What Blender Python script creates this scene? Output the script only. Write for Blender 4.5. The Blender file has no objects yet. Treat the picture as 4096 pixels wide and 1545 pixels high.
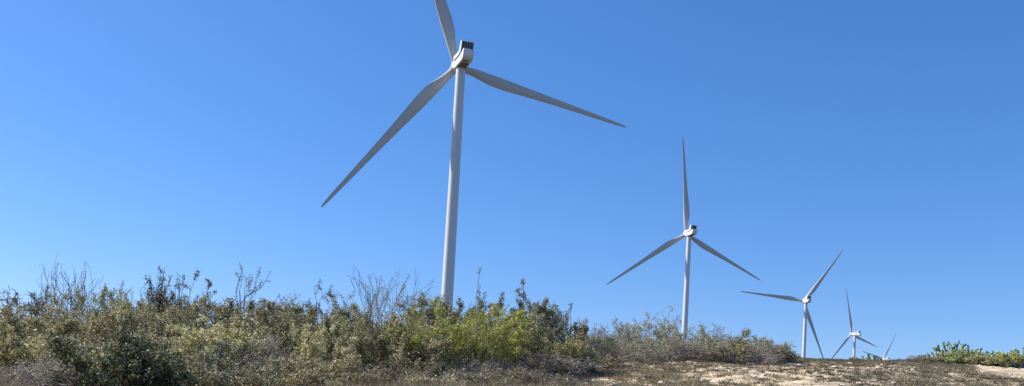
import bpy, math, random
import numpy as np
from mathutils import Matrix, Vector

R = math.radians
scene = bpy.context.scene
col = scene.collection
rng = np.random.default_rng(7)

# ------------------------------------------------------------------ camera
F, CX, CY, PITCH, ROLL = 3499.6, 2048.0, 1530.7, R(2.45), R(3.212)   # pixels of the 4096 x 1545 photo
cp, sp, cr, sr = math.cos(PITCH), math.sin(PITCH), math.cos(ROLL), math.sin(ROLL)
fwd = np.array([0, cp, sp]); up0 = np.array([0, -sp, cp]); x0 = np.array([1., 0, 0])
right = cr * x0 + sr * up0
upv = -sr * x0 + cr * up0
cam_d = bpy.data.cameras.new('camera')
cam = bpy.data.objects.new('camera', cam_d); col.objects.link(cam)
m = Matrix.Identity(4)
for i in range(3):
    m[i][0] = right[i]; m[i][1] = upv[i]; m[i][2] = -fwd[i]
cam.matrix_world = m
cam_d.sensor_width = 36; cam_d.lens = 36 * F / 4096
cam_d.shift_y = (CY - 772.5) / 4096
cam_d.clip_start = 0.1; cam_d.clip_end = 60000
scene.camera = cam

def project(x, y, z):
    yy = x * fwd[0] + y * fwd[1] + z * fwd[2]
    u = x * right[0] + y * right[1] + z * right[2]
    v = x * upv[0] + y * upv[1] + z * upv[2]
    return CX + F * u / yy, CY - F * v / yy

# ------------------------------------------------------------------ light
SUN_AZ, SUN_EL = R(-75), R(42)
w = bpy.data.worlds.new('World'); scene.world = w; w.use_nodes = True
nt = w.node_tree; nt.nodes.clear()
sky = nt.nodes.new('ShaderNodeTexSky'); sky.sky_type = 'NISHITA'; sky.sun_disc = False
sky.sun_elevation = SUN_EL; sky.sun_rotation = SUN_AZ
sky.altitude = 0; sky.air_density = 1.0; sky.dust_density = 0.3; sky.ozone_density = 10.0
bg = nt.nodes.new('ShaderNodeBackground'); bg.inputs['Strength'].default_value = 0.1
wo = nt.nodes.new('ShaderNodeOutputWorld')
hs = nt.nodes.new('ShaderNodeHueSaturation'); hs.inputs['Saturation'].default_value = 1.2; hs.inputs['Value'].default_value = 1.57
gm = nt.nodes.new('ShaderNodeGamma'); gm.inputs['Gamma'].default_value = .8
nt.links.new(sky.outputs[0], gm.inputs['Color']); nt.links.new(gm.outputs[0], hs.inputs['Color']); 
tn = nt.nodes.new('ShaderNodeMix'); tn.data_type = 'RGBA'; tn.blend_type = 'MULTIPLY'; tn.inputs[0].default_value = 1
tn.inputs[7].default_value = (1.03, .935, 1.04, 1)
nt.links.new(hs.outputs[0], tn.inputs[6]); nt.links.new(tn.outputs[2], bg.inputs[0]); nt.links.new(bg.outputs[0], wo.inputs[0])
sd = bpy.data.lights.new('sun', 'SUN'); sd.energy = 5.0; sd.angle = R(0.5); sd.color = (1, .955, .88)
so = bpy.data.objects.new('sun', sd); col.objects.link(so)
sdir = Vector((math.sin(SUN_AZ) * math.cos(SUN_EL), math.cos(SUN_AZ) * math.cos(SUN_EL), math.sin(SUN_EL)))
so.rotation_euler = sdir.to_track_quat('Z', 'Y').to_euler()
so.location = (0, 0, 50)
scene.view_settings.view_transform = 'Standard'; scene.view_settings.look = 'None'
scene.view_settings.exposure = 0.5; scene.view_settings.gamma = 1.0
scene.view_settings.use_curve_mapping = False

# ------------------------------------------------------------------ terrain height
_wv = [(rng.uniform(0, math.pi), rng.uniform(0, 6.28), l, a) for l, a in
       [(23, .16), (14, .12), (9, .09), (6.1, .07), (4.2, .05), (2.9, .04), (1.9, .045), (1.3, .04), (.9, .035), (.63, .03)]]
def rough(x, y):
    s = 0
    for th, ph, l, a in _wv:
        s = s + a * np.sin(6.283 / l * (x * math.cos(th) + y * math.sin(th)) + ph + 1.3 * np.sin(6.283 / (l * 1.7) * (y * math.cos(th) - x * math.sin(th))))
    return s
def ground_z(x, y):
    x = np.asarray(x, float); y = np.asarray(y, float)
    d = np.hypot(x, y) + 1e-9; az = np.degrees(np.arctan2(x, y))
    s = np.interp(az, [-35, -20, -7, 10, 17, 24, 27.6, 31, 45], [.083, .09, .106, .113, .1128, .1105, .107, .105, .105])
    cd = 62.0
    zc = -1.6 + s * cd
    near = -1.6 + s * d - .00035 * np.maximum(d - 45, 0) ** 2
    zc = -1.6 + s * cd - .00035 * 17 ** 2
    far = zc + (np.interp(d, [62, 90, 150, 290, 620, 950, 1400, 1790, 4000, 20000], [0, .2, 3, 15, 32, 35, 51, 48, 40, -20]) - 0) * np.where(d > 150, 1, 1) - np.interp(d, [62, 290], [0, 1]) * zc
    z = np.where(d < cd, near, far)
    c = np.clip((np.cos(np.radians(az)) + .2) / .7, 0, 1); c = c * c * (3 - 2 * c)
    z = -1.6 + c * (z + 1.6)
    amp = np.interp(d, [3, 15, 45, 100, 300, 2000], [.05, .45, .5, .6, 3, 6]) * np.clip(d / 12, 0, 1)
    return z + rough(x, y) * np.where(d < 300, amp, 0)

def at_px(px, d):
    """azimuth at which a ground point d metres away shows above column px"""
    az = math.atan((px - CX) / F)
    for _ in range(8):
        x, y = math.sin(az) * d, math.cos(az) * d
        z = float(ground_z(x, y)); u, v = project(x, y, z)
        az -= (u - px) / F * math.cos(az) ** 2
    return math.sin(az) * d, math.cos(az) * d
def height_px(x, y, z, py):
    lo, hi = 0., 12.
    for _ in range(30):
        mid = (lo + hi) / 2
        if project(x, y, z + mid)[1] > py: lo = mid
        else: hi = mid
    return lo

# ------------------------------------------------------------------ materials
def mat(name, base=(.5, .5, .5), rough_=.6, spec=.3):
    m = bpy.data.materials.new(name); m.use_nodes = True
    b = m.node_tree.nodes['Principled BSDF']
    b.inputs['Base Color'].default_value = (*base, 1); b.inputs['Roughness'].default_value = rough_
    b.inputs['Specular IOR Level'].default_value = spec
    return m, m.node_tree, b
def noise(nt, scale, detail=4, rough_=.55, vec=None, dim='3D'):
    n = nt.nodes.new('ShaderNodeTexNoise'); n.inputs['Scale'].default_value = scale
    n.inputs['Detail'].default_value = detail; n.inputs['Roughness'].default_value = rough_
    if vec is not None: nt.links.new(vec, n.inputs['Vector'])
    return n.outputs['Fac']
def ramp(nt, fac, stops):
    r = nt.nodes.new('ShaderNodeValToRGB')
    while len(r.color_ramp.elements) < len(stops): r.color_ramp.elements.new(.5)
    for e, (p, c) in zip(r.color_ramp.elements, stops):
        e.position = p; e.color = (*c, 1) if len(c) == 3 else c
    nt.links.new(fac, r.inputs[0]); return r.outputs[0]
def mix(nt, fac, a, b, mode='MIX'):
    n = nt.nodes.new('ShaderNodeMix'); n.data_type = 'RGBA'; n.blend_type = mode
    for i, v in ((0, fac), (6, a), (7, b)):
        if isinstance(v, (int, float)): n.inputs[i].default_value = v
        elif isinstance(v, tuple): n.inputs[i].default_value = (*v, 1)
        else: nt.links.new(v, n.inputs[i])
    return n.outputs[2]
def objco(nt, scale=(1, 1, 1)):
    t = nt.nodes.new('ShaderNodeTexCoord'); mp = nt.nodes.new('ShaderNodeMapping')
    mp.inputs['Scale'].default_value = scale
    nt.links.new(t.outputs['Object'], mp.inputs[0]); return mp.outputs[0]

def make_paint(name, base, dirt, streak=(1, 1, .06)):
    m, nt_, b = mat(name, base, .38, .4)
    v = objco(nt_, streak)
    f = noise(nt_, .8, 6, .6, v)
    c = ramp(nt_, f, [(.35, base), (.75, dirt)])
    v2 = objco(nt_); f2 = noise(nt_, .25, 3, .5, v2)
    c2 = mix(nt_, ramp(nt_, f2, [(.4, (0, 0, 0)), (.8, (.35, .35, .35))]), c, dirt)
    nt_.links.new(c2, b.inputs['Base Color'])
    return m
M_tower = make_paint('tower_paint', (.72, .70, .66), (.62, .60, .56))
M_blade = make_paint('blade_paint', (.56, .54, .50), (.49, .47, .44), (.3, .3, .05))
M_nac = make_paint('nacelle_paint', (.78, .77, .75), (.66, .65, .63), (1, 1, .4))
M_dark, _, _ = mat('radiator_black', (.008, .009, .013), .45, .4)
M_fin, _, _ = mat('radiator_divider', (.28, .30, .34), .5, .4)
M_rust, ntr, br = mat('stained_underside', (.3, .2, .14), .7)
ntr.links.new(ramp(ntr, noise(ntr, 1.4, 5, .6, objco(ntr)), [(.38, (.09, .05, .035)), (.62, (.42, .34, .28))]), br.inputs['Base Color'])

def attr_mat(name, trans=.25, rough_=.65):
    m = bpy.data.materials.new(name); m.use_nodes = True; nt_ = m.node_tree; nt_.nodes.clear()
    a = nt_.nodes.new('ShaderNodeAttribute'); a.attribute_name = 'tint'
    p = nt_.nodes.new('ShaderNodeBsdfPrincipled'); p.inputs['Roughness'].default_value = rough_
    p.inputs['Specular IOR Level'].default_value = .25
    nt_.links.new(a.outputs['Color'], p.inputs['Base Color'])
    o = nt_.nodes.new('ShaderNodeOutputMaterial')
    if trans:
        t = nt_.nodes.new('ShaderNodeBsdfTranslucent'); nt_.links.new(a.outputs['Color'], t.inputs['Color'])
        x = nt_.nodes.new('ShaderNodeMixShader'); x.inputs[0].default_value = trans
        nt_.links.new(p.outputs[0], x.inputs[1]); nt_.links.new(t.outputs[0], x.inputs[2])
        nt_.links.new(x.outputs[0], o.inputs[0])
    else: nt_.links.new(p.outputs[0], o.inputs[0])
    return m
M_leaf = attr_mat('shrub_leaf', .16)
M_bark = attr_mat('shrub_bark', 0, .85)
M_tuft = attr_mat('dry_grass', .15, .8)
M_stone = attr_mat('loose_stone', 0, .85)

# ground
M_ground, ng, bgd = mat('caliche_soil', (.4, .33, .25), .92, .15)
v = objco(ng)
big = noise(ng, .085, 5, .6, v)
midn = noise(ng, .9, 6, .65, v)
fine = noise(ng, 7, 5, .7, v)
bare = ramp(ng, midn, [(.32, (.40, .305, .185)), (.5, (.62, .485, .315)), (.66, (.76, .625, .45))])
litter = ramp(ng, fine, [(.35, (.16, .13, .085)), (.55, (.34, .27, .18)), (.7, (.48, .39, .27))])
sel = ramp(ng, big, [(.46, (0, 0, 0)), (.56, (1, 1, 1))])
speck = ramp(ng, noise(ng, 2.6, 6, .7, v), [(.47, (0, 0, 0)), (.6, (1, 1, 1))])
c = mix(ng, sel, bare, litter)
c = mix(ng, mix(ng, .25, (0, 0, 0), speck), c, litter)
# beyond the crest the land is covered in dark scrub
geo = ng.nodes.new('ShaderNodeNewGeometry'); ln_ = ng.nodes.new('ShaderNodeVectorMath'); ln_.operation = 'LENGTH'
ng.links.new(geo.outputs['Position'], ln_.inputs[0])
mr = ng.nodes.new('ShaderNodeMapRange'); mr.inputs['From Min'].default_value = 70; mr.inputs['From Max'].default_value = 95
ng.links.new(ln_.outputs['Value'], mr.inputs['Value'])
scrub = ramp(ng, noise(ng, .35, 6, .7, v), [(.35, (.05, .048, .028)), (.6, (.10, .088, .055)), (.75, (.19, .16, .105))])
c = mix(ng, mr.outputs[0], c, scrub)
ng.links.new(c, bgd.inputs['Base Color'])
bmp = ng.nodes.new('ShaderNodeBump'); bmp.inputs['Strength'].default_value = 1.0; bmp.inputs['Distance'].default_value = .05
ng.links.new(noise(ng, 4, 7, .7, v), bmp.inputs['Height']); ng.links.new(bmp.outputs[0], bgd.inputs['Normal'])
M_road, nr, brd = mat('pale_caliche_road', (.72, .62, .52), .9, .15)
vr = objco(nr)
nr.links.new(ramp(nr, noise(nr, 1.6, 6, .6, vr), [(.3, (.70, .59, .49)), (.6, (.84, .75, .65))]), brd.inputs['Base Color'])

# ------------------------------------------------------------------ mesh helpers
def mesh_np(name, V, Q, mats, tint=None, smooth=False, parent=None):
    """V (n,3), Q list of face arrays (k,3) or (k,4); tint per face"""
    me = bpy.data.meshes.new(name)
    Qs = [q for q in Q if len(q)]
    nl = sum(q.size for q in Qs); nf = sum(len(q) for q in Qs)
    me.vertices.add(len(V)); me.vertices.foreach_set('co', np.ascontiguousarray(V, np.float32).ravel())
    me.loops.add(nl); me.loops.foreach_set('vertex_index', np.concatenate([q.ravel() for q in Qs]).astype(np.int32))
    me.polygons.add(nf)
    tot = np.concatenate([np.full(len(q), q.shape[1]) for q in Qs]); st = np.concatenate([[0], np.cumsum(tot)[:-1]])
    me.polygons.foreach_set('loop_start', st.astype(np.int32)); me.polygons.foreach_set('loop_total', tot.astype(np.int32))
    if smooth: me.polygons.foreach_set('use_smooth', np.ones(nf, bool))
    if tint is not None:
        at = me.attributes.new('tint', 'FLOAT_COLOR', 'CORNER')
        c4 = np.ones((nf, 4), np.float32); c4[:, :3] = tint
        at.data.foreach_set('color', np.repeat(c4, tot, axis=0).ravel())
    me.materials.append(mats); me.update(calc_edges=True); me.validate()
    o = bpy.data.objects.new(name, me); col.objects.link(o)
    if parent is not None: o.parent = parent
    return o

def tag(o, label=None, cat=None, group=None, kind=None):
    if label: o['label'] = label
    if cat: o['category'] = cat
    if group: o['group'] = group
    if kind: o['kind'] = kind
    return o
def empty(name, loc, rz=0.):
    o = bpy.data.objects.new(name, None); col.objects.link(o)
    o.location = loc; o.rotation_euler = (0, 0, rz); o.empty_display_size = .3
    return o

class MB:
    def __init__(s): s.v = []; s.f = []
    def box(s, x0, x1, y0, y1, z0, z1):
        b = len(s.v)
        s.v += [(x0, y0, z0), (x1, y0, z0), (x1, y1, z0), (x0, y1, z0), (x0, y0, z1), (x1, y0, z1), (x1, y1, z1), (x0, y1, z1)]
        s.f += [tuple(b + i for i in q) for q in ((3, 2, 1, 0), (4, 5, 6, 7), (0, 1, 5, 4), (1, 2, 6, 5), (2, 3, 7, 6), (3, 0, 4, 7))]
    def prism(s, prof, xa, xb):           # profile in (y,z), extruded along x
        b = len(s.v); n = len(prof)
        s.v += [(xa, y, z) for y, z in prof] + [(xb, y, z) for y, z in prof]
        s.f += [tuple(b + i for i in range(n)), tuple(b + n + i for i in reversed(range(n)))]
        s.f += [(b + i, b + n + i, b + n + (i + 1) % n, b + (i + 1) % n) for i in range(n)]
    def lathe(s, prof, seg=48, axis='z', cap=True):
        b = len(s.v)
        for r, h in prof:
            for k in range(seg):
                a = 2 * math.pi * k / seg
                p = (r * math.cos(a), r * math.sin(a), h) if axis == 'z' else (r * math.cos(a), h, r * math.sin(a))
                s.v.append(p)
        for i in range(len(prof) - 1):
            for k in range(seg):
                q = (b + i * seg + k, b + i * seg + (k + 1) % seg, b + (i + 1) * seg + (k + 1) % seg, b + (i + 1) * seg + k)
                s.f.append(q if axis == 'z' else q[::-1])
        if cap:
            s.f.append(tuple(b + k for k in range(seg))[::-1]); s.f.append(tuple(b + (len(prof) - 1) * seg + k for k in range(seg)))
    def build(s, name, mt, parent=None, bevel=0, smooth=False):
        me = bpy.data.meshes.new(name); me.from_pydata(s.v, [], s.f); me.materials.append(mt)
        import bmesh
        bm = bmesh.new(); bm.from_mesh(me); bmesh.ops.recalc_face_normals(bm, faces=bm.faces)
        if bevel:
            bmesh.ops.bevel(bm, geom=[e for e in bm.edges if e.calc_face_angle(0) > .5], offset=bevel, segments=4, affect='EDGES', profile=.5, clamp_overlap=True)
        if smooth or bevel:
            for f in bm.faces: f.smooth = True
            for e in bm.edges:
                if e.calc_face_angle(0) > R(38): e.smooth = False
        bm.to_mesh(me); bm.free()
        o = bpy.data.objects.new(name, me); col.objects.link(o)
        if parent is not None: o.parent = parent
        return o

# ------------------------------------------------------------------ ground sheet
def build_ground():
    rr = [0.01, 1.5, 3, 5, 7, 9]; rr += list(np.arange(10.5, 17, .4)) + list(np.arange(17, 66, .17)) + list(np.arange(66.3, 80, .5))
    r = 80
    while r < 20000: rr.append(r); r *= 1.055
    rr = np.array(rr)
    aa = np.concatenate([np.arange(-180, -40, 4), np.arange(-40, 40, .24), np.arange(40, 180, 4)])
    A, Rr = np.meshgrid(np.radians(aa), rr)
    X = np.sin(A) * Rr; Y = np.cos(A) * Rr; Z = ground_z(X, Y)
    n, k = X.shape
    V = np.stack([X, Y, Z], -1).reshape(-1, 3)
    i, j = np.meshgrid(np.arange(n - 1), np.arange(k), indexing='ij'); j2 = (j + 1) % k
    Q = np.stack([i * k + j, i * k + j2, (i + 1) * k + j2, (i + 1) * k + j], -1).reshape(-1, 4)[:, ::-1]
    o = mesh_np('ground', V, [Q], M_ground, smooth=True); tag(o, kind='structure')
build_ground()

# pale road strip on the crest at the right
def build_road():
    P = []
    N = 60
    for i in range(N + 1):
        t = i / N
        az = R(28.3 + 12 * t)            # runs off to the right
        wob = .5 * math.sin(t * 19) + .3 * math.sin(t * 47 + 1)
        dn = 60.3 - min(1, t * 5) ** .8 * 3.6 - 14 * t + wob * min(1, t * 6); df = 60.9 + .2 * t + 3.5 * t
        for q in range(9):
            d = dn + (df - dn) * q / 8
            x, y = math.sin(az) * d, math.cos(az) * d
            P.append((x, y, float(ground_z(x, y)) + .035))
    Q = [(i * 9 + q, (i + 1) * 9 + q, (i + 1) * 9 + q + 1, i * 9 + q + 1) for i in range(N) for q in range(8)]
    o = mesh_np('road', np.array(P), [np.array(Q)], M_road, smooth=True); tag(o, kind='structure')
build_road()

# ------------------------------------------------------------------ wind turbines
HUBH, TILT, OVER, CONE, RAD = 105.0, R(6), 5.7, R(2.354), 68.0
def blade_mesh():
    st = [1.3, 2.2, 3.5, 5, 6.5, 8, 10, 12, 14, 16, 18.5, 21, 24, 27, 30, 34, 38, 42, 46, 50, 54, 58, 61, 63.5, 65.5, 66.8, 67.5, 67.9, 68]
    chord = np.interp(st, [1.3, 3.5, 6, 9, 12, 15, 18, 24, 32, 42, 52, 60, 65, 67, 67.7, 68], [2.5, 2.5, 2.75, 3.5, 4.15, 4.35, 4.25, 3.65, 2.95, 2.3, 1.75, 1.35, 1.0, .65, .35, .08])
    tc = np.interp(st, [1.3, 3.5, 6, 9, 12, 16, 22, 32, 45, 68], [1, 1, .85, .6, .45, .35, .29, .24, .2, .17])
    circ = np.interp(st, [3.5, 6, 10, 13], [1, .75, .2, 0])
    twist = np.radians(np.interp(st, [3, 10, 15, 25, 40, 55, 68], [17, 15, 12, 7, 3.5, 1, -1]))
    n = 28; V = []; Fq = []
    for r, c, t, k, tw in zip(st, chord, tc, circ, twist):
        for i in range(n):
            th = 2 * math.pi * i / n
            xc = .5 * (1 + math.cos(th))              # 1 at trailing edge, 0 at leading edge
            s = 1 if math.sin(th) >= 0 else -1
            yt = 5 * t * (.2969 * math.sqrt(xc) - .126 * xc - .3516 * xc ** 2 + .2843 * xc ** 3 - .1015 * xc ** 4)
            camb = .05 * 4 * xc * (1 - xc) * (1 - k)
            ax_, ay_ = (xc - .32) * c, (-camb + -s * yt) * c
            bx_, by_ = math.cos(th) * c / 2, -math.sin(th) * c / 2
            X = ax_ * (1 - k) + bx_ * k; Y = ay_ * (1 - k) + by_ * k
            ca, sa = math.cos(tw), math.sin(tw)
            X, Y = X * ca + Y * sa, -X * sa + Y * ca
            Y += math.tan(CONE) * 68 * (r / 68) ** 1.7
            V.append((X, Y, r))
    m = len(st)
    for i in range(m - 1):
        for j in range(n):
            Fq.append((i * n + j, i * n + (j + 1) % n, (i + 1) * n + (j + 1) % n, (i + 1) * n + j))
    V = np.array(V)
    mb = MB(); mb.v = [tuple(p) for p in V]; mb.f = Fq + [tuple(range(n)), tuple((m - 1) * n + j for j in reversed(range(n)))]
    o = mb.build('blade', M_blade, smooth=True)
    return o
def make_turbine():
    root = empty('wind_turbine', (0, 0, 0))
    mb = MB()
    prof = []
    for h in np.linspace(-3, HUBH - 2.3, 40):
        r = np.interp(h, [-3, 30, 75, HUBH - 2.3], [2.1, 1.98, 1.74, 1.56]); prof.append((float(r), float(h)))
    mb.lathe(prof, 64); tw = mb.build('tower', M_tower, root, smooth=True)
    for h in (24, 52, 79):
        r = float(np.interp(h, [-3, 30, 75, HUBH - 2.3], [2.1, 1.98, 1.74, 1.56])); mb = MB()
        mb.lathe([(r + .004, h - .09), (r + .03, h - .07), (r + .03, h + .07), (r + .004, h + .09)], 64, cap=False)
        mb.build('section_seam', M_tower, tw, smooth=True)
    mb = MB(); mb.lathe([(1.63, HUBH - 2.35), (1.85, HUBH - 2.3), (1.85, HUBH - 2.02), (1.6, HUBH - 1.98)], 48)
    mb.build('yaw_collar', M_rust, root, smooth=True)
    # nacelle, origin on the tower axis at hub height, tilted with the shaft; +y is upwind
    mb = MB()
    body = [(3.5, -1.55), (3.9, -.9), (3.9, 1.2), (3.3, 1.75), (.5, 1.9), (-4.8, 1.4), (-6.8, 1.4), (-7.9, 1.7), (-8.3, 1.95), (-9.15, 1.95), (-9.35, 1.6), (-9.35, .2), (-9.15, -.7), (-8.2, -1.35), (-5.2, -1.75), (2, -1.9)]
    mb.prism(body, -1.82, 1.82)
    nac = mb.build('nacelle', M_nac, root, bevel=.22)
    nac.location = (0, 0, HUBH); nac.rotation_euler = (TILT, 0, 0)
    # cooler shroud: two side plates sweeping up and back, with roof between
    side = [(2.6, .7), (-4.6, .95), (-6.2, 1.5), (-6.9, 2.6), (-7.1, 5.0), (-6.1, 5.15), (-5.6, 4.9), (-4.6, 2.6), (-3.6, 2.25), (2.6, 2.1)]
    mb = MB()
    mb.prism(side, -2.16, -1.97); mb.prism(side, 1.97, 2.16)
    mb.prism([(-7.06, 5.0), (-6.1, 5.18), (-5.55, 4.95), (-4.55, 2.65), (-3.55, 2.3), (2.55, 2.13), (2.55, 1.95), (-3.7, 2.1), (-4.8, 2.4), (-5.75, 4.75), (-7.0, 4.8)], -1.965, 1.965)
    sh = mb.build('cooler_shroud', M_nac, nac, bevel=.06)
    mb = MB(); mb.box(-1.96, 1.96, -6.75, -6.3, 2.35, 4.78); rad = mb.build('radiator', M_dark, nac)
    for k in range(7):
        x = -1.68 + k * .56
        mb = MB(); mb.box(x - .07, x + .07, -6.85, -6.752, 2.4, 4.75); mb.build('divider', M_fin, rad)
    for x in (-.55, .55):
        mb = MB(); mb.box(x - .03, x + .03, -6.2, -6.14, 5.12, 6.0); mb.box(x - .12, x + .12, -6.2, -6.14, 5.8, 5.86); mb.build('wind_sensor', M_fin, nac)
    mb = MB(); mb.box(-1.35, 1.35, -5.6, -2.0, -1.98, -1.76); mb.box(-1.2, .3, -7.8, -6.4, -1.72, -1.45); mb.build('service_hatch', M_rust, nac, bevel=.05)
    # hub with spinner
    Rt = Matrix.Translation((0, 0, HUBH)) @ Matrix.Rotation(TILT, 4, 'X') @ Matrix.Translation((0, OVER, 0))
    mb = MB()
    mb.lathe([(1.5, -1.85), (1.85, -1.7), (1.95, -1.0), (1.98, .2), (1.85, 1.1), (1.5, 1.9), (.95, 2.5), (.4, 2.75), (.02, 2.8)], 40, axis='y')
    hub = mb.build('hub', M_nac, root, smooth=True); hub.matrix_basis = Rt
    for k in range(3):
        mb = MB(); mb.lathe([(1.36, 1.2), (1.42, 1.4), (1.42, 2.1), (1.26, 2.15)], 36); o = mb.build('blade_socket', M_nac, hub, smooth=True)
        o.matrix_basis = Matrix.Rotation(R(120 * k), 4, 'Y')
    b0 = blade_mesh()
    blades = []
    for k in range(3):
        b = b0 if k == 0 else b0.copy()
        if k: col.objects.link(b)
        b.parent = root; b.matrix_basis = Rt @ Matrix.Rotation(R(120 * k), 4, 'Y'); blades.append(b)
    return root, Rt
def copy_tree(o, parent=None):
    c_ = o.copy(); col.objects.link(c_); c_.parent = parent
    for ch in [q for q in bpy.data.objects if q.parent == o]: copy_tree(ch, c_)
    return c_
TURB = [(-4.565, 292.5, 120.0, -22.06, 2.6, 'largest white wind turbine, nearest the camera, its upper blade leaving the picture'),
        (11.002, 618.8, 137.4, -6.65, 8.66, 'second largest wind turbine, with one blade straight up, behind the grey brush'),
        (18.377, 946.7, 139.7, 34.55, 16.4, 'third wind turbine, one blade reaching level to the left, above the bare crest'),
        (21.301, 1340., 150.4, -19.07, -11.22, 'small distant wind turbine seen nearly side on, whose tower meets the crest'),
        (23.063, 1785.6, 152.5, 37.85, -16.45, 'farthest wind turbine, only two blades and the top of its nacelle showing above the crest')]
proto, Rt = make_turbine()
for i, (az, d, hz, ph, dy, lab) in enumerate(TURB):
    o = proto if i == 0 else copy_tree(proto)
    o.location = (math.sin(R(az)) * d, math.cos(R(az)) * d, hz - HUBH)
    o.rotation_euler = (0, 0, R(21.356 - dy))
    tag(o, lab, 'wind turbine', 'wind turbines in a line along the ridge')
    bl = [q for q in bpy.data.objects if q.parent == o and q.name.startswith('blade')]
    hb = [q for q in bpy.data.objects if q.parent == o and q.name.startswith('hub')]
    for k, b in enumerate(bl): b.matrix_basis = Rt @ Matrix.Rotation(R(ph + 120 * k), 4, 'Y')
    hb[0].matrix_basis = Rt @ Matrix.Rotation(R(ph), 4, 'Y')

# ------------------------------------------------------------------ shrubs
def tubes(P0, P1, R0, R1, k=3):
    D = P1 - P0; L = np.linalg.norm(D, axis=1, keepdims=True) + 1e-9; D = D / L
    ref = np.where(np.abs(D[:, 2:3]) > .8, np.array([[1., 0, 0]]), np.array([[0, 0, 1.]]))
    U = np.cross(D, ref); U /= np.linalg.norm(U, axis=1, keepdims=True); W = np.cross(D, U)
    n = len(P0); V = np.zeros((n, 2 * k, 3))
    for j in range(k):
        a = 2 * math.pi * j / k; o = math.cos(a) * U + math.sin(a) * W
        V[:, j] = P0 + o * R0[:, None]; V[:, k + j] = P1 + o * R1[:, None]
    b = (np.arange(n) * 2 * k)[:, None]
    Q = np.concatenate([np.concatenate([b + j, b + (j + 1) % k, b + k + (j + 1) % k, b + k + j], 1) for j in range(k)], 0)
    return V.reshape(-1, 3), Q, k
def leaves(C, size, n_up=.3, aspect=.5, g=rng):
    n = len(C)
    N = g.normal(size=(n, 3)); N[:, 2] += n_up; N /= np.linalg.norm(N, axis=1, keepdims=True)
    T = np.cross(N, g.normal(size=(n, 3))); T /= np.linalg.norm(T, axis=1, keepdims=True) + 1e-9; B = np.cross(N, T)
    s = size * g.uniform(.6, 1.35, n)[:, None]
    V = np.stack([C - T * s * .5, C + B * s * aspect * .5, C + T * s * .5, C - B * s * aspect * .5], 1).reshape(-1, 3)
    Q = (np.arange(n) * 4)[:, None] + np.arange(4)[None]
    return V, Q

def rot_about(v, ax, a):
    c_, s_ = math.cos(a), math.sin(a)
    dt = ax[0] * v[0] + ax[1] * v[1] + ax[2] * v[2]
    cx = (ax[1] * v[2] - ax[2] * v[1], ax[2] * v[0] - ax[0] * v[2], ax[0] * v[1] - ax[1] * v[0])
    return tuple(v[i] * c_ + cx[i] * s_ + ax[i] * dt * (1 - c_) for i in range(3))
def norm3(v):
    l = math.sqrt(v[0] ** 2 + v[1] ** 2 + v[2] ** 2) + 1e-9; return (v[0] / l, v[1] / l, v[2] / l)
def skeleton(rd, stems, spread, zig, upb, levels, kids, ratio, ang, r0, seg=.16):
    out = []   # p0, p1, r0, r1, level, branch id
    bid = [0]
    def grow(p, d, L, r, lev):
        n = max(2, int(L / seg)); n = min(n, 7)
        sl = L / n; b = bid[0]; bid[0] += 1
        rr = r
        sgn = 1
        for i in range(n):
            ax = norm3((rd.gauss(0, 1), rd.gauss(0, 1), rd.gauss(0, 1)))
            d = rot_about(d, ax, rd.gauss(0, 1) * zig)
            d = norm3((d[0], d[1], d[2] + upb))
            q = (p[0] + d[0] * sl, p[1] + d[1] * sl, p[2] + d[2] * sl)
            r1 = max(r * (1 - .75 * (i + 1) / n), .0016)
            out.append((*p, *q, rr, r1, lev, b)); p = q; rr = r1
            if lev < levels and (i >= 1 or lev > 0):
                kk = kids[lev]; m_ = int(kk) + (rd.random() < kk - int(kk))
                for _ in range(m_):
                    pr = norm3((rd.gauss(0, 1), rd.gauss(0, 1), rd.gauss(0, 1)))
                    nd = rot_about(d, norm3((d[1] * pr[2] - d[2] * pr[1], d[2] * pr[0] - d[0] * pr[2], d[0] * pr[1] - d[1] * pr[0])), ang * rd.uniform(.7, 1.3))
                    grow(q, nd, L * ratio * rd.uniform(.7, 1.25) * (1 - .35 * i / n), r1 * .7, lev + 1)
    for s in range(stems):
        a = 6.283 * (s + rd.random() * .7) / stems; t = spread * math.sqrt(rd.random())
        d = norm3((math.cos(a) * t, math.sin(a) * t, 1))
        grow((math.cos(a) * .03, math.sin(a) * .03, -.06), d, rd.uniform(.8, 1.1), r0 * rd.uniform(.7, 1.1), 0)
    return np.array(out)

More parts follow.
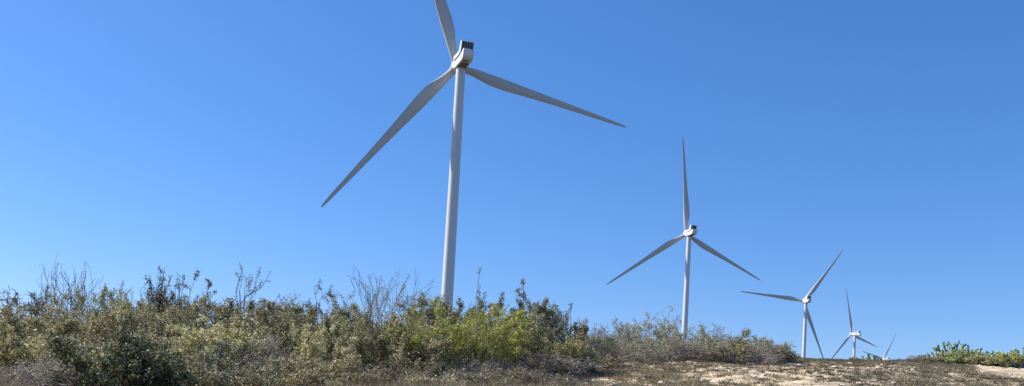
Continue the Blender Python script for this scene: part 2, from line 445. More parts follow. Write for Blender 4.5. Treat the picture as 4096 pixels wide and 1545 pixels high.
KIND = {
 # stems, spread, zig, up, levels, kids, ratio, ang, r0, leaves/m, leaf size, palette, bark, min leaf level
 'tan':    dict(sk=(9, 1.3, .30, .04, 3, (1.3, 1.3, 1.2), .62, .8, .026), ln=17000, ls=.042, pal=[(.19, .155, .075), (.28, .235, .115), (.12, .105, .045), (.34, .285, .15)], bark=(.13, .105, .085)),
 'olive':  dict(sk=(9, 1.2, .32, .04, 3, (1.3, 1.3, 1.2), .62, .8, .026), ln=17000, ls=.042, pal=[(.13, .13, .055), (.19, .175, .085), (.09, .095, .04), (.26, .22, .13)], bark=(.12, .10, .085)),
 'cream':  dict(sat=.82, sk=(8, 1.2, .28, .07, 3, (1.3, 1.3, 1.2), .6, .7, .022), ln=15000, ls=.05, pal=[(.38, .32, .16), (.34, .30, .15), (.21, .185, .09), (.42, .37, .21)], bark=(.14, .11, .09)),
 'bright': dict(sat=.85, sk=(10, 1.1, .16, .10, 3, (1.4, 1.4, 1.3), .6, .6, .026), ln=17000, ls=.04, pal=[(.20, .22, .045), (.26, .26, .06), (.12, .14, .03), (.23, .20, .08), (.17, .19, .045)], bark=(.26, .24, .20)),
 'dark':   dict(sk=(10, 1.3, .34, .03, 3, (1.3, 1.3, 1.2), .62, .8, .026), ln=17000, ls=.05, pal=[(.03, .044, .015), (.05, .064, .022), (.075, .085, .035), (.19, .195, .11)], bark=(.06, .05, .04)),
 'gold':   dict(sk=(9, 1.2, .25, .07, 3, (1.3, 1.3, 1.2), .6, .7, .022), ln=17000, ls=.042, pal=[(.24, .20, .06), (.30, .24, .09), (.17, .18, .055), (.12, .13, .045)], bark=(.13, .11, .09)),
 'grey':   dict(sk=(11, 1.4, .30, .05, 3, (1.5, 1.5, 1.4), .6, .7, .020), ln=2500, ls=.035, pal=[(.22, .19, .15), (.16, .15, .10), (.28, .24, .18)], bark=(.33, .295, .255)),
 'greyleaf': dict(sk=(10, 1.3, .28, .06, 3, (1.4, 1.4, 1.3), .6, .7, .020), ln=9000, ls=.036, pal=[(.19, .18, .12), (.14, .14, .085), (.25, .22, .16), (.11, .12, .06)], bark=(.32, .285, .24)),
 'gnarl':  dict(sk=(8, 1.0, .55, .05, 3, (1.2, 1.3, 1.1), .47, 1.0, .040), ln=2300, ls=.045, pal=[(.10, .09, .045), (.14, .12, .07), (.08, .085, .04)], bark=(.075, .06, .05)),
 'greygnarl': dict(sk=(8, 1.2, .5, .05, 3, (1.3, 1.4, 1.1), .5, 1.0, .034), ln=4500, ls=.03, pal=[(.22, .20, .13), (.28, .25, .17), (.15, .145, .09)], bark=(.27, .24, .205)),
 'bare':   dict(sk=(4, .7, .50, .10, 3, (.9, 1.0, .8), .55, .9, .032), ln=900, ls=.04, pal=[(.16, .13, .08), (.12, .11, .06)], bark=(.09, .075, .065)),
 'whip':   dict(sk=(9, .75, .13, .07, 3, (1.0, .9, .6), .66, .42, .020), ln=1100, ls=.032, pal=[(.20, .20, .13), (.16, .17, .10)], bark=(.17, .155, .14)),
 'green':  dict(sat=.8, sk=(10, 1.2, .22, .07, 3, (1.4, 1.4, 1.3), .6, .7, .022), ln=13000, ls=.05, pal=[(.15, .19, .06), (.21, .23, .085), (.12, .15, .06), (.25, .23, .13)], bark=(.15, .13, .11)),
 'brown':  dict(sk=(12, 1.7, .35, .03, 3, (1.4, 1.4, 1.3), .6, .8, .014), ln=9000, ls=.038, pal=[(.16, .125, .085), (.22, .175, .115), (.12, .10, .07)], bark=(.24, .19, .15)),
}
shrub_spots = []
def shrub(px, d, topy, wpx, kind, label, group=None, dens=1.0, seed=None, name=None, up=0):
    k = KIND[kind]; seed = seed if seed is not None else int(px * 7 + d * 13 + topy)
    rd = random.Random(seed); g = np.random.default_rng(seed)
    if 23.5 < d < 29.6 and 1214 < topy < 1266: topy -= 16
    x, y = at_px(px, d); z = float(ground_z(x, y))
    H = max(.35, height_px(x, y, z, topy)); W = wpx * d / F
    stems, spread, zig, upb, levels, kids, ratio, ang, r0 = k['sk']
    S = skeleton(rd, stems, spread, zig, upb, levels, kids, ratio, ang, r0)
    P0, P1, A, B, lev, bid = S[:, :3].copy(), S[:, 3:6].copy(), S[:, 6], S[:, 7], S[:, 8], S[:, 9].astype(int)
    top = np.percentile(P1[:, 2], 99.0 if kind in ('gnarl', 'bare', 'greygnarl') else 99.5); lo, hi = np.percentile(P1[:, 0], [2, 98]); lo2, hi2 = np.percentile(P1[:, 1], [2, 98])
    sc = np.array([W / (hi - lo), W / (hi2 - lo2), H / top])
    P0 *= sc; P1 *= sc
    P0[:, 2] = np.maximum(P0[:, 2], -.1); P1[:, 2] = np.maximum(P1[:, 2], -.1)
    s_ = (H + W) / 2 / 1.7
    A = A * (s_ ** .5); B = np.maximum(B * (s_ ** .5), .0026 + .00008 * d)
    A = np.maximum(A, .003 + .00008 * d)
    th = {'gnarl': 1.7, 'bare': 1.5, 'whip': 1.25, 'cream': 1.3, 'gold': 1.3}.get(kind, 1.15); A = A * th; B = B * th
    root = empty(name or {'cream': 'flowering_shrub', 'gnarl': 'thorn_shrub', 'bare': 'bare_shrub', 'whip': 'whip_shrub', 'grey': 'leafless_shrub'}.get(kind, 'shrub'), (x, y, z))
    V, Q, kk = tubes(P0, P1, A, B, 3)
    bk = np.array(k['bark']) * g.uniform(.75, 1.3, (len(P0), 1))
    tint = np.tile(bk, (kk, 1))
    mesh_np('stem', V, [Q], M_bark, tint, parent=root)
    # leaves along the outer twigs, thinned by clump
    idx = np.where(lev >= 2)[0]
    if len(idx):
        nb = bid.max() + 1; cl = g.random(nb)
        clump = np.sin(P1[:, 0] * 5.1 / max(W, .5) * 2 + seed) + np.sin(P1[:, 1] * 9 / max(W, .5) + seed * 2) + np.sin(P1[:, 2] * 11 / max(H, .5) + seed * 3)
        wt = np.clip(P1[:, 2] / H * 2.3 - .12, .1, 1) * (cl[bid] ** 2.6 + .07) * np.clip(.75 + .35 * clump, .08, 2) * (lev >= 2)
        n = int(k['ln'] * dens * 2.0 * np.clip(W * H / 6.0, .03, 1.3) * min(1.0, (26 / d) ** .9 * 1.0 if d > 26 else 1))
        if n > 20:
            pick = g.choice(len(P0), n, p=wt / wt.sum()); t = g.random((n, 1))
            C = P0[pick] * (1 - t) + P1[pick] * t + g.normal(scale=.028 + .0004 * d, size=(n, 3))
            C = C[C[:, 2] > .02]; pick = pick[:len(C)]
            ls = k['ls'] * (1.0 if kind in ('gnarl', 'bare', 'whip') else 1.15) * (1 if d < 26 else (d / 26) ** .45)
            V, Q = leaves(C, ls, g=g, aspect=.6)
            pal = np.array(k['pal']); ci = g.integers(0, len(pal), nb)
            base = pal[ci[bid[pick]]]; alt = pal[g.integers(0, len(pal), len(C))]
            t2 = (g.random((len(C), 1)) < .45)
            colr = np.where(t2, alt, base)
            lum = colr.mean(1, keepdims=True); colr = (lum + (colr - lum) * k.get('sat', .62)) * np.array([[1.06, 1.03, .84]]) * 2.1 * g.uniform(.55, 1.5, (len(C), 1))
            mesh_np('foliage', V, [Q], M_leaf, np.clip(colr, .01, .8), parent=root)
    tag(root, label, 'shrub', group)
    shrub_spots.append((x, y, W))
    return root

SH = [
 # ---- skyline, left to right
 (15, 27, 1140, 190, 'gnarl', 'dark leafy thorn shrub cut by the left edge of the photo, rising to the sky', 1.6),
 (130, 27, 1158, 120, 'gnarl', 'small dark sprig on the skyline between the left edge and the bare whips', 1.2),
 (245, 30, 1042, 230, 'whip', 'tall leafless fan of thin upright twigs on the skyline at far left', .5),
 (390, 30, 1160, 250, 'bright', 'pale yellow green shrub on the skyline just right of the tall bare whips', .45),
 (520, 32, 1150, 200, 'greyleaf', 'thin grey shrub on the skyline between the yellow green shrub and tall zigzag branches', .5),
 (610, 31, 1085, 230, 'gnarl', 'dark thorn shrub with clustered zigzag branches standing high at left', 1.0),
 (655, 31.5, 1092, 150, 'gnarl', 'second dark thorn shrub beside the clustered zigzag branches, leaning right', .8),
 (715, 33, 1170, 200, 'olive', 'olive shrub on the skyline right of the clustered zigzag branches', .7),
 (810, 31, 1122, 300, 'gnarl', 'broad dark thorn shrub whose branch tips spread along the skyline at left', 1.5),
 (965, 31, 1066, 190, 'bare', 'tall bare crooked shrub standing alone above the skyline left of centre', 1),
 (1085, 33, 1185, 220, 'gnarl', 'low dark sprigs on the skyline right of the tall bare crooked shrub', 1.4),
 (1160, 36, 1180, 180, 'greyleaf', 'thin grey green shrub on the skyline below the long lower left blade', .8),
 (1235, 33, 1142, 210, 'gnarl', 'dark flat topped thorn shrub on the skyline left of the big twiggy fan', 1.1),
 (1345, 35, 1185, 170, 'greyleaf', 'thin grey shrub at the left foot of the big twiggy fan', .7),
 (1500, 32, 1072, 360, 'whip', 'widest leafless fan of fine grey green twigs, left of the nearest tower', .9),
 (1655, 34, 1188, 200, 'gnarl', 'dark leafy sprigs between the big twiggy fan and the nearest tower', 1.8),
 (1745, 35, 1205, 200, 'olive', 'dull green shrub in front of the foot of the nearest tower', 1),
 (1830, 34.5, 1203, 200, 'olive', 'dull olive shrub hiding the right side of the nearest tower foot', 1),
 (1885, 33, 1150, 130, 'gnarl', 'slim upright dark sprig right of the foot of the nearest tower', 1.1),
 (1945, 34, 1190, 160, 'gnarl', 'small dark sprig between the slim upright one and the large dark shrub', 1.2),
 (2040, 30, 1160, 270, 'gnarl', 'large dark leafy thorn shrub highest on the skyline right of the nearest tower', 2.6),
 (2170, 31, 1222, 230, 'olive', 'grey olive shrub on the slope of the skyline right of the large dark one', .7),
 (2265, 33, 1232, 180, 'gnarl', 'dark shrub with one arm leaning right over the paler brush', 2.0),
 (2345, 37, 1290, 170, 'greyleaf', 'thin grey shrub in the dip of the skyline between two turbines', .8),
 # ---- second row of the thicket
 (50, 24, 1225, 330, 'tan', 'tan leaved shrub at the left edge below the skyline sprigs', 1),
 (250, 25, 1222, 330, 'tan', 'brown leaved shrub below the tall bare whips at far left', 1),
 (450, 25, 1226, 320, 'tan', 'brownish shrub directly below the yellow green skyline shrub', 1),
 (640, 26, 1225, 320, 'tan', 'tan shrub below the clustered zigzag branches', .9),
 (820, 27, 1190, 330, 'olive', 'rounded olive shrub below the broad dark skyline thorns', 1),
 (1000, 27, 1225, 300, 'tan', 'pale brown shrub below the tall bare crooked one', .8),
 (1150, 28, 1230, 330, 'olive', 'dark olive shrub under the long lower left blade tip', 1),
 (1330, 28, 1215, 330, 'olive', 'olive green shrub under the left side of the big twiggy fan', 1),
 (1470, 29, 1255, 240, 'greyleaf', 'grey twiggy shrub below the middle of the big fan', 1),
 (1700, 30, 1222, 300, 'olive', 'dull green shrub left of the nearest tower foot', 1),
 (1700, 26.6, 1330, 200, 'gold', 'golden green shrub squeezed between the cream tufts and bright green shrub', .8),
 (2000, 28, 1265, 300, 'olive', 'olive shrub behind the right side of the bright green one', .9),
 (2150, 29, 1270, 300, 'olive', 'mixed green shrub below the large dark skyline shrub', .9),
 (2090, 29.5, 1240, 240, 'dark', 'dark green shrub under the large dark skyline shrub', .7),
 # ---- third row and features
 (20, 20, 1330, 230, 'gold', 'golden green shrub cut by the left edge of the photo at mid height', .9),
 (190, 19.5, 1345, 170, 'cream', 'small cream tufted shrub near the left edge', .7),
 (300, 20, 1340, 300, 'tan', 'tan shrub behind the dark green one at lower left', 1),
 (560, 22, 1320, 340, 'tan', 'brown shrub above the dark green one at lower left', 1),
 (700, 23, 1330, 300, 'greyleaf', 'grey shrub with bare upright stems left of the large cream one', .6),
 (690, 26, 1290, 260, 'olive', 'olive shrub behind the grey upright stems', 1),
 (870, 22.5, 1290, 330, 'cream', 'largest cream yellow shrub, in the left half of the thicket', .9),
 (980, 23, 1265, 130, 'cream', 'narrow pale cream shrub just right of the largest cream one', .5),
 (1050, 22, 1350, 300, 'grey', 'dark grey leafless tangle right of the largest cream shrub', 1),
 (1110, 25, 1290, 300, 'olive', 'deep green shrub behind the grey leafless tangle', 1),
 (1255, 24, 1310, 230, 'cream', 'cream tufted shrub below the left side of the big fan', .55),
 (1330, 25.5, 1275, 90, 'cream', 'tiny cream tuft under the big fan', .6),
 (1380, 25, 1310, 250, 'olive', 'olive shrub between the cream tufts and dark stemmed shrub', 1),
 (1500, 25.2, 1235, 260, 'gold', 'yellow dotted shrub with black stems leaning left, in the centre', .6),
 (1610, 26, 1275, 300, 'cream', 'bright cream tufts on top of the dark stemmed centre shrub', .6),
 (1650, 25, 1330, 330, 'tan', 'olive brown shrub on many black stems in the centre', .8),
 (1880, 25.5, 1240, 440, 'bright', 'brightest yellow green shrub, on pale grey stems in front of the nearest tower', 1.25),
 (2070, 26.5, 1330, 220, 'gold', 'yellowish shrub right of the brightest green one', .8),
 (2200, 28, 1322, 280, 'gold', 'golden brown shrub near the right end of the tall thicket', .9),
 (2300, 29, 1375, 230, 'gold', 'low green gold shrub at the right end of the tall thicket', .9),
 # ---- front row
 (70, 17.5, 1415, 330, 'grey', 'pale grey leafless tangle in the lower left corner', 1),
 (330, 18.2, 1375, 240, 'cream', 'cream tufted sprays hanging over the dark green shrub at lower left', .28),
 (470, 18, 1352, 440, 'dark', 'dense dark green shrub at the bottom, lower left', 1.5),
 (690, 19, 1440, 330, 'tan', 'low tan shrub right of the dense dark green one', .9),
 (650, 18.5, 1430, 110, 'green', 'small fresh green sprig right of the dense dark green shrub', .5),
 (860, 20, 1420, 320, 'olive', 'low olive shrub below the largest cream one', .9),
 (1040, 20.5, 1450, 260, 'brown', 'low brown purple brush at the bottom left of centre', 1),
 (1180, 21, 1415, 300, 'tan', 'low tan shrub at the bottom below the big fan', .9),
 (1340, 22.5, 1410, 280, 'tan', 'pale brown shrub left of the black stems', .9),
 (1500, 23, 1460, 220, 'brown', 'low reddish brush at the foot of the black stems', 1),
 (1770, 24, 1440, 260, 'olive', 'low green shrub left of the pale grey stems', .9),
 (1950, 24.5, 1420, 260, 'grey', 'pale grey leafless tangle under the brightest green shrub', .7),
 (2120, 25.5, 1410, 280, 'brown', 'low brown grey brush right of the pale grey tangle', 1),
 (2260, 27, 1418, 270, 'grey', 'dark grey twig mound at the edge of the bare slope', 1.6),
 (1640, 22.5, 1480, 240, 'brown', 'low dark brush at the bottom in the centre', 1),
 (1850, 23, 1475, 300, 'brown', 'low rusty brush at the bottom below the brightest green shrub', 1),
 (2060, 23.5, 1475, 280, 'brown', 'low dull brown brush at the bottom right of centre', 1),
 (960, 18.6, 1482, 260, 'olive', 'low olive mound on the bottom edge below the dark grey tangle', .8),
 (1230, 19.6, 1488, 280, 'tan', 'low tan mound on the bottom edge below the big twiggy fan', .8),
 (1470, 20.6, 1500, 220, 'olive', 'small olive mound on the bottom edge left of the black stems', .7),
 (1745, 21.3, 1500, 240, 'tan', 'small tan mound on the bottom edge just right of the black stems', .7),
 (1985, 22, 1502, 240, 'olive', 'small green grey mound on the bottom edge below the pale grey tangle', .7),
 (2190, 23, 1492, 230, 'brown', 'low brown mound on the bottom edge where the bare slope begins', .9),
 (3812, 60.4, 1400, 90, 'green', 'feathery green sprays standing up through the tallest prickly pear', 1.5),
 (3900, 60.6, 1404, 110, 'green', 'feathery green shrub among the lower prickly pears', 1.6),
 (4020, 60.8, 1412, 90, 'green', 'small feathery green shrub left of the right edge, behind the pale road', 1.5),
 # ---- grey brush to the right
 (2420, 38, 1335, 260, 'greyleaf', 'grey brush left of the second turbine, nearest the tall thicket', 1),
 (2480, 42, 1290, 220, 'greyleaf', 'grey brush topped by thin twigs, left of the crooked skyline shrubs', .8),
 (2590, 43, 1258, 240, 'greygnarl', 'crooked grey shrub with tan sprays highest on the skyline left of the second turbine', 1.6),
 (2690, 43, 1272, 190, 'greygnarl', 'crooked grey brown shrub arching right toward the second tower', .9),
 (2540, 39, 1345, 260, 'grey', 'pale grey twig mound below the crooked skyline shrubs', 1.3),
 (2650, 40, 1345, 240, 'grey', 'grey twig mound left of the second tower foot', 1.3),
 (2565, 41, 1340, 100, 'green', 'small green tuft inside the grey brush left of the second tower', 1.2),
 (2670, 42, 1345, 90, 'green', 'small dark green tuft just left of the second tower foot', 1.2),
 (2760, 41, 1345, 260, 'greyleaf', 'grey brush in front of the second tower foot', 1.2),
 (2820, 45, 1305, 170, 'greyleaf', 'grey twiggy shrub right of the second tower with sprigs on top', .8),
 (2895, 45, 1322, 180, 'olive', 'grey green rounded shrub right of the second tower', .9),
 (2905, 42, 1372, 170, 'gold', 'yellowish tuft low in the grey brush right of the second tower', .6),
 (2985, 47, 1345, 190, 'greyleaf', 'grey green shrub near the right end of the grey brush', 1.1),
 (3060, 49, 1352, 170, 'greyleaf', 'twiggy grey shrub second from the right end of the grey brush', 1),
 (3110, 50, 1382, 110, 'olive', 'last small shrub at the right end of the grey brush', .9),
 (3145, 51, 1402, 100, 'olive', 'tiny outlying shrub on the bare crest beyond the end of the grey brush', .9),
 (2380, 33, 1405, 250, 'brown', 'low brown twig mound where the slope begins', 1.2),
 (2480, 37, 1410, 200, 'brown', 'low dark brush left of the fallen grey branch', 1.2),
 (2840, 41, 1385, 220, 'brown', 'low purple brown brush right of the second tower foot', 1.3),
 (2980, 45, 1395, 220, 'grey', 'low grey twigs above the bare slope', 1.2),
 # ---- crest, right
 (3705, 60, 1436, 130, 'brown', 'low brown shrub on the crest left of the tall prickly pear', 2),
 (3745, 60.5, 1432, 90, 'green', 'low yellow green shrub at the left foot of the tall prickly pear', 2),
 (3855, 60, 1426, 170, 'green', 'olive green shrub in front of the tall prickly pear', 2),
 (3935, 60, 1424, 170, 'olive', 'brownish shrub between the two cactus clumps', 2),
 (3990, 61, 1422, 110, 'dark', 'dark green shrub behind the pale road', 1.5),
 (4060, 60, 1416, 180, 'green', 'bright olive shrub at the right edge behind the pale road', 2),
 (3440, 62.5, 1432, 80, 'green', 'faint green sprigs on the crest beside the small turbine tower', 1.5),
]
for s in SH:
    shrub(*s[:6], dens=s[6])

# ------------------------------------------------------------------ prickly pears
M_pad, npd, bpd = mat('cactus_pad', (.2, .3, .2), .55, .3)
ic = npd.nodes.new('ShaderNodeObjectInfo')
npd.links.new(ramp(npd, ic.outputs['Random'], [(0, (.11, .17, .07)), (.5, (.20, .28, .15)), (1, (.32, .38, .26))]), bpd.inputs['Base Color'])
def pad_mesh():
    V = []; n = 12; rows = 9
    for i in range(rows + 1):
        t = i / rows; h = .27 * t
        w_ = .082 * math.sin(math.pi * min(1, t * .94 + .04)) ** .62 * (.72 + .4 * t)
        for j in range(n):
            a = 6.283 * j / n; V.append((w_ * math.cos(a), .022 * math.sin(a) * min(1, w_ / .04), h))
    Fc = [(i * n + j, i * n + (j + 1) % n, (i + 1) * n + (j + 1) % n, (i + 1) * n + j) for i in range(rows) for j in range(n)]
    Fc += [tuple(reversed(range(n))), tuple(rows * n + j for j in range(n))]
    mb = MB(); mb.v = V; mb.f = Fc; return mb.build('pad', M_pad, smooth=True)
pad0 = pad_mesh(); first_pad = [True]
def cactus(px, d, topy, wpx, label, npads, seed):
    rd = random.Random(seed); x, y = at_px(px, d); z = float(ground_z(x, y)) - .05
    H = height_px(x, y, z, topy); W = wpx * d / F
    root = empty('prickly_pear', (x, y, z)); tag(root, label, 'cactus', 'prickly pear clumps along the crest')
    pads = []
    arms = max(4, int(npads / 6))
    for s in range(arms * 2):
        if len(pads) >= npads: break
        a = 6.283 * (s + rd.random() * .8) * .382; t = math.sqrt(rd.random())
        p = (math.cos(a) * t * W * .22, math.sin(a) * t * W * .22, 0)
        lean = (math.cos(a) * t * W * .33 / H, math.sin(a) * t * W * .33 / H)
        lim = H * (1.02 - .42 * t * t) * rd.uniform(.78, 1.0); hh = 0
        while hh < lim - .12 and len(pads) < npads:
            s_ = rd.uniform(.8, 1.1)
            d3 = norm3((lean[0] + rd.gauss(0, .2), lean[1] + rd.gauss(0, .2), 1))
            pads.append((p, d3, s_, rd.uniform(0, 3.14)))
            if rd.random() < .3 and hh > .35 * H:
                d4 = norm3((lean[0] + rd.gauss(0, .7), lean[1] + rd.gauss(0, .7), .9))
                q = tuple(p[i] + d3[i] * .2 * s_ for i in range(3)); pads.append((q, d4, s_ * .85, rd.uniform(0, 3.14)))
            p = tuple(p[i] + d3[i] * .245 * s_ for i in range(3)); hh = p[2]
    zmax = max(p[2] + dd[2] * .27 * s_ for p, dd, s_, _ in pads); k = min(1.5, max(.7, H / zmax))
    for p, dd, s_, tw in pads[:100]:
        if first_pad[0]: o = pad0; first_pad[0] = False
        else: o = pad0.copy(); col.objects.link(o)
        o.parent = root
        q = Vector(dd).to_track_quat('Z', 'Y').to_matrix().to_4x4()
        o.matrix_basis = Matrix.Translation(Vector(p) * k) @ q @ Matrix.Rotation(tw, 4, 'Z') @ Matrix.Scale(s_ * k, 4)
cactus(3742, 61.5, 1386, 130, 'left shoulder of the tall prickly pear clump on the crest at right', 100, 3)
cactus(3798, 62, 1362, 150, 'tallest blue green prickly pear, on the crest at right', 100, 4)
cactus(3856, 62, 1378, 150, 'prickly pear leaning against the tallest one from the right', 100, 5)
cactus(3912, 62.5, 1396, 140, 'lower prickly pear where the tall clump slopes down to the right', 95, 6)
cactus(3968, 63, 1410, 120, 'small prickly pear between the tall clump and the right edge', 80, 8)
cactus(4040, 61.5, 1406, 120, 'rounded prickly pear behind the pale road', 85, 10)
cactus(4090, 62, 1392, 130, 'prickly pear cut by the right edge of the photo, behind the pale road', 95, 11)
cactus(3490, 64, 1417, 110, 'small prickly pear behind the crest beside the farthest turbine blades', 70, 14)

# ------------------------------------------------------------------ scattered ground cover
def spread(n, a0, a1, d0, d1, g):
    a = np.radians(g.uniform(a0, a1, n)); d = np.sqrt(g.uniform(d0 ** 2, d1 ** 2, n)); return np.sin(a) * d, np.cos(a) * d
def field(x, y, s, o):
    return (np.sin(x / s + o) + np.sin(y / s * 1.1 + 2 * o) + np.sin((x + y) / s * .63 + 3 * o) + .7 * np.sin((x - y) / s * 2.1 + o * 5)) / 3.7
def tufts(name, x, y, hgt, wid, blades, pal, g, mt=M_tuft, lean=.7, bw=.012):
    n = len(x); z = ground_z(x, y)
    X = np.repeat(np.stack([x, y, z], 1), blades, 0); N = len(X)
    Hh = np.repeat(hgt, blades) * g.uniform(.4, 1.1, N); Ww = np.repeat(wid, blades)
    a = g.uniform(0, 6.283, N); rr = Ww * np.sqrt(g.random(N)) * .5
    base = X + np.stack([np.cos(a) * rr, np.sin(a) * rr, np.full(N, -.02)], 1)
    tip = base + np.stack([np.cos(a) * lean * Hh * g.random(N) + g.normal(0, .12, N) * Hh, np.sin(a) * lean * Hh * g.random(N) + g.normal(0, .12, N) * Hh, Hh], 1)
    b = g.uniform(0, 6.283, N); off = np.stack([np.cos(b), np.sin(b), np.zeros(N)], 1) * (bw * g.uniform(.6, 1.4, N))[:, None]
    V = np.stack([base - off, base + off, tip], 1).reshape(-1, 3); Q = (np.arange(N) * 3)[:, None] + np.arange(3)
    pal = np.array(pal); c0 = pal[g.integers(0, len(pal), n)]; cc = np.repeat(c0, blades, 0) * g.uniform(.7, 1.35, (N, 1))
    o = mesh_np(name, V, [Q], mt, np.clip(cc, .01, .8)); return o
g = np.random.default_rng(21)
# dry grass and forbs on the open slope
x, y = spread(36000, -8, 36, 17, 66, g)
f = field(x, y, 2.6, 1.0) + .5 * field(x, y, .9, 4.); d = np.hypot(x, y); az = np.degrees(np.arctan2(x, y))
bandc = np.clip((d - 49) / 4, 0, 1) * 1.0 + .08 + np.where((az > 25) & (d < 50), .5, 0) + np.clip((17 - az) / 9, 0, 1.0)
roadm = (az > 27.8) & (d > 44) & (d < 62)
keep = ((f + bandc + g.normal(0, .25, len(x))) > .38) & ~roadm
keep &= ~((az > 13) & (d < 51) & (az < 25) & (g.random(len(x)) < .45))
x, y = x[keep], y[keep]; d = d[keep]
o = tufts('dry_grass', x, y, g.uniform(.03, .15, len(x)), g.uniform(.2, .75, len(x)), 34,
      [(.29, .235, .15), (.36, .30, .20), (.22, .185, .115), (.25, .235, .13), (.43, .36, .24), (.17, .14, .10)], g, bw=.016, lean=1.5)
tag(o, kind='stuff')
x, y = spread(12000, 0, 36, 19, 62, g)
f = field(x, y, 1.1, 9.); d = np.hypot(x, y); az = np.degrees(np.arctan2(x, y))
keep = (f + g.normal(0, .3, len(x)) > .0) & ~((az > 27.8) & (d > 44)); x, y = x[keep], y[keep]
o = tufts('grass_clumps', x, y, g.uniform(.05, .13, len(x)), g.uniform(.12, .38, len(x)), 40,
      [(.15, .125, .075), (.22, .18, .11), (.12, .10, .065), (.19, .175, .10), (.31, .25, .16)], g, bw=.02, lean=1.1)
tag(o, kind='stuff')
# undergrowth beneath the thicket
x, y = spread(16000, -34, 19, 14, 54, g)
upx = project(x, y, ground_z(x, y))[0]
keep = np.hypot(x, y) > np.interp(upx + g.normal(0, 30, len(x)), [2150, 2250, 2400, 2480, 2600, 2800, 3000, 3150, 3200], [10, 24, 28, 36, 38.5, 40.5, 45, 50, 60])
x, y = x[keep], y[keep]
o = tufts('undergrowth', x, y, g.uniform(.08, .34, len(x)), g.uniform(.25, .6, len(x)), 30,
      [(.28, .22, .14), (.34, .27, .17), (.20, .16, .105), (.24, .225, .12), (.40, .32, .21)], g, bw=.010, lean=1.3)
tag(o, kind='stuff')
# dark low forbs along the crest
x, y = spread(2600, 10, 31, 53, 66, g)
roadm = (np.degrees(np.arctan2(x, y)) > 27.8)
x, y = x[~roadm], y[~roadm]
o = tufts('crest_forbs', x, y, g.uniform(.06, .2, len(x)), g.uniform(.3, .8, len(x)), 50,
      [(.15, .12, .09), (.19, .155, .11), (.13, .12, .075), (.11, .09, .075)], g, bw=.014)
tag(o, kind='stuff')

# loose stones
def stones(name, x, y, s, g, pal):
    base = np.array([(1, 0, 0), (.4, .9, 0), (-.6, .75, 0), (-1, -.1, 0), (-.35, -.9, 0), (.6, -.7, 0), (.5, .2, .55), (-.3, .45, .6), (-.2, -.45, .55)], float)
    T = np.array([(0, 1, 6), (1, 7, 6), (1, 2, 7), (2, 3, 7), (3, 8, 7), (3, 4, 8), (4, 5, 8), (5, 6, 8), (5, 0, 6), (6, 7, 8)])
    n = len(x); z = ground_z(x, y); a = g.uniform(0, 6.28, n)
    B = base[None] * g.uniform(.65, 1.3, (n, 9, 3)) * (s[:, None, None] * np.stack([g.uniform(.7, 1.5, n), g.uniform(.6, 1, n), g.uniform(.3, .8, n)], 1)[:, None])
    c_, s_ = np.cos(a)[:, None], np.sin(a)[:, None]
    V = np.stack([B[..., 0] * c_ - B[..., 1] * s_ + x[:, None], B[..., 0] * s_ + B[..., 1] * c_ + y[:, None], B[..., 2] + z[:, None] - .01], -1)
    Q = (np.arange(n) * 9)[:, None, None] + T[None]
    pal = np.array(pal); cc = np.repeat(pal[g.integers(0, len(pal), n)] * g.uniform(.8, 1.15, (n, 1)), len(T), 0)
    return mesh_np(name, V.reshape(-1, 3), [Q.reshape(-1, 3)], M_stone, np.clip(cc, 0, .8))
x, y = spread(30000, -6, 36, 18, 62, g); f = field(x, y, 2.2, 7.)
keep = f + g.normal(0, .3, len(x)) > .05; x, y = x[keep], y[keep]
o = stones('gravel', x, y, g.gamma(2, .022, len(x)) + .02, g, [(.58, .47, .34), (.66, .54, .40), (.40, .31, .22), (.52, .40, .28), (.70, .60, .47)])
tag(o, kind='stuff')

def rock(px, d, w_, h_, label, seed):
    w_ *= .62; h_ *= .7
    rd = random.Random(seed); x, y = at_px(px, d); z = float(ground_z(x, y))
    import bmesh
    me = bpy.data.meshes.new('rock'); bm = bmesh.new(); bmesh.ops.create_icosphere(bm, subdivisions=3, radius=1)
    for v_ in bm.verts:
        p = v_.co; n_ = 0
        for k in range(5):
            q = math.sin(p.x * (2 + k) + seed + k) * math.sin(p.y * (2.3 + k) + seed * 2) * math.sin(p.z * (2.1 + k) + k)
            n_ += q / (k + 1.2)
        p *= 1 + .32 * n_
        p.x = round(p.x * 3.2) / 3.2 * .5 + p.x * .5; p.z = round(p.z * 2.5) / 2.5 * .6 + p.z * .4
        v_.co = (p.x * w_ / 2, p.y * w_ * .4, p.z * h_ / 2 + h_ * .28)
    bm.to_mesh(me); bm.free(); me.materials.append(M_rock)
    o = bpy.data.objects.new('rock', me); col.objects.link(o); o.location = (x, y, z); o.rotation_euler = (0, 0, rd.uniform(-.5, .5))
    tag(o, label, 'rock', 'pale rocks on the slope')
M_rock, nk, bk_ = mat('pale_rock', (.5, .42, .34), .88, .2)
nk.links.new(ramp(nk, noise(nk, 5, 6, .65, objco(nk)), [(.3, (.26, .20, .14)), (.5, (.44, .35, .26)), (.7, (.56, .47, .37))]), bk_.inputs['Base Color'])
bmp = nk.nodes.new('ShaderNodeBump'); bmp.inputs['Strength'].default_value = .7; bmp.inputs['Distance'].default_value = .05
nk.links.new(noise(nk, 12, 6, .7, objco(nk)), bmp.inputs['Height']); nk.links.new(bmp.outputs[0], bk_.inputs['Normal'])
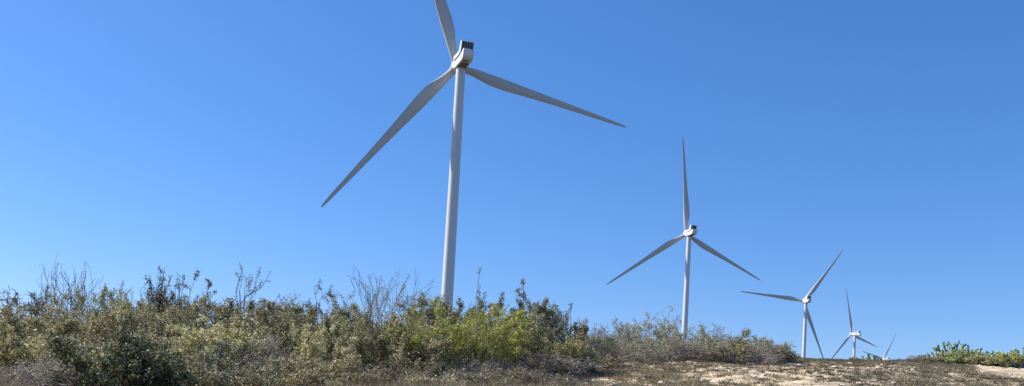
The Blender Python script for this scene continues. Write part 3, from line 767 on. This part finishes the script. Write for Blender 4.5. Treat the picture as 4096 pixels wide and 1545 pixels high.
for i, r in enumerate([
    (2395, 25.5, .45, .22, 'pale flat rock beside the dark grey twig mound'),
    (2335, 24.5, .35, .18, 'small pale rock at the left start of the slope'),
    (2455, 23, .5, .2, 'cracked pale rock near the bottom left of the slope'),
    (2600, 22, .6, .26, 'pinkish rock at the bottom below the grey brush'),
    (2640, 21.8, .4, .3, 'upright orange tinted rock beside the pinkish one'),
    (2520, 21, .3, .14, 'small white stone at the bottom edge left of the pinkish rock'),
    (2960, 42, .5, .28, 'bright pale rock just under the right end of the grey brush'),
    (3000, 42.5, .7, .25, 'long pale rock right of the bright one under the grey brush'),
    (3160, 27, .8, .14, 'flat white slab at the bottom below the third turbine'),
    (3045, 31, .6, .14, 'flat pale slab on the slope left of the third turbine'),
    (2700, 35, .45, .2, 'pale rock on the slope below the second tower'),
    (2935, 33, .4, .2, 'grey rock midway down the slope')]):
    rock(*r, seed=31 + i)

# fallen branches at the edge of the brush
def fallen(px, d, L, label, seed, bark=(.09, .07, .06), a0=0.):
    rd = random.Random(seed); x, y = at_px(px, d); z = float(ground_z(x, y)) + .08
    S = skeleton(rd, 3, 1.0, .45, .0, 2, (1.0, .9), .6, .8, .03)
    P0, P1 = S[:, :3] * L, S[:, 3:6] * L
    def lay(P):
        Q = P.copy(); Q[:, 0], Q[:, 2] = P[:, 2] * math.cos(a0) - .5 * L, P[:, 0] * .35 + np.abs(P[:, 2]) * .12 + .1
        return Q
    P0, P1 = lay(P0), lay(P1)
    V, Q, kk = tubes(P0, P1, S[:, 6] + .006, S[:, 7] + .005, 4)
    o = mesh_np('fallen_branch', V, [Q], M_bark, np.tile(np.array([bark]) * np.ones((len(P0), 1)), (kk, 1)))
    o.location = (x, y, z); tag(o, label, 'branch')
fallen(2380, 27.5, .8, 'black dead branches lying at the start of the bare slope', 3)
fallen(2530, 35, .9, 'pale grey fallen branch at the foot of the grey brush', 4, (.26, .23, .20))
fallen(2790, 38.5, .9, 'dark crooked dead branch below the second tower', 5)
fallen(3000, 43.5, 1.0, 'long dark fallen branch at the right end of the grey brush', 6)
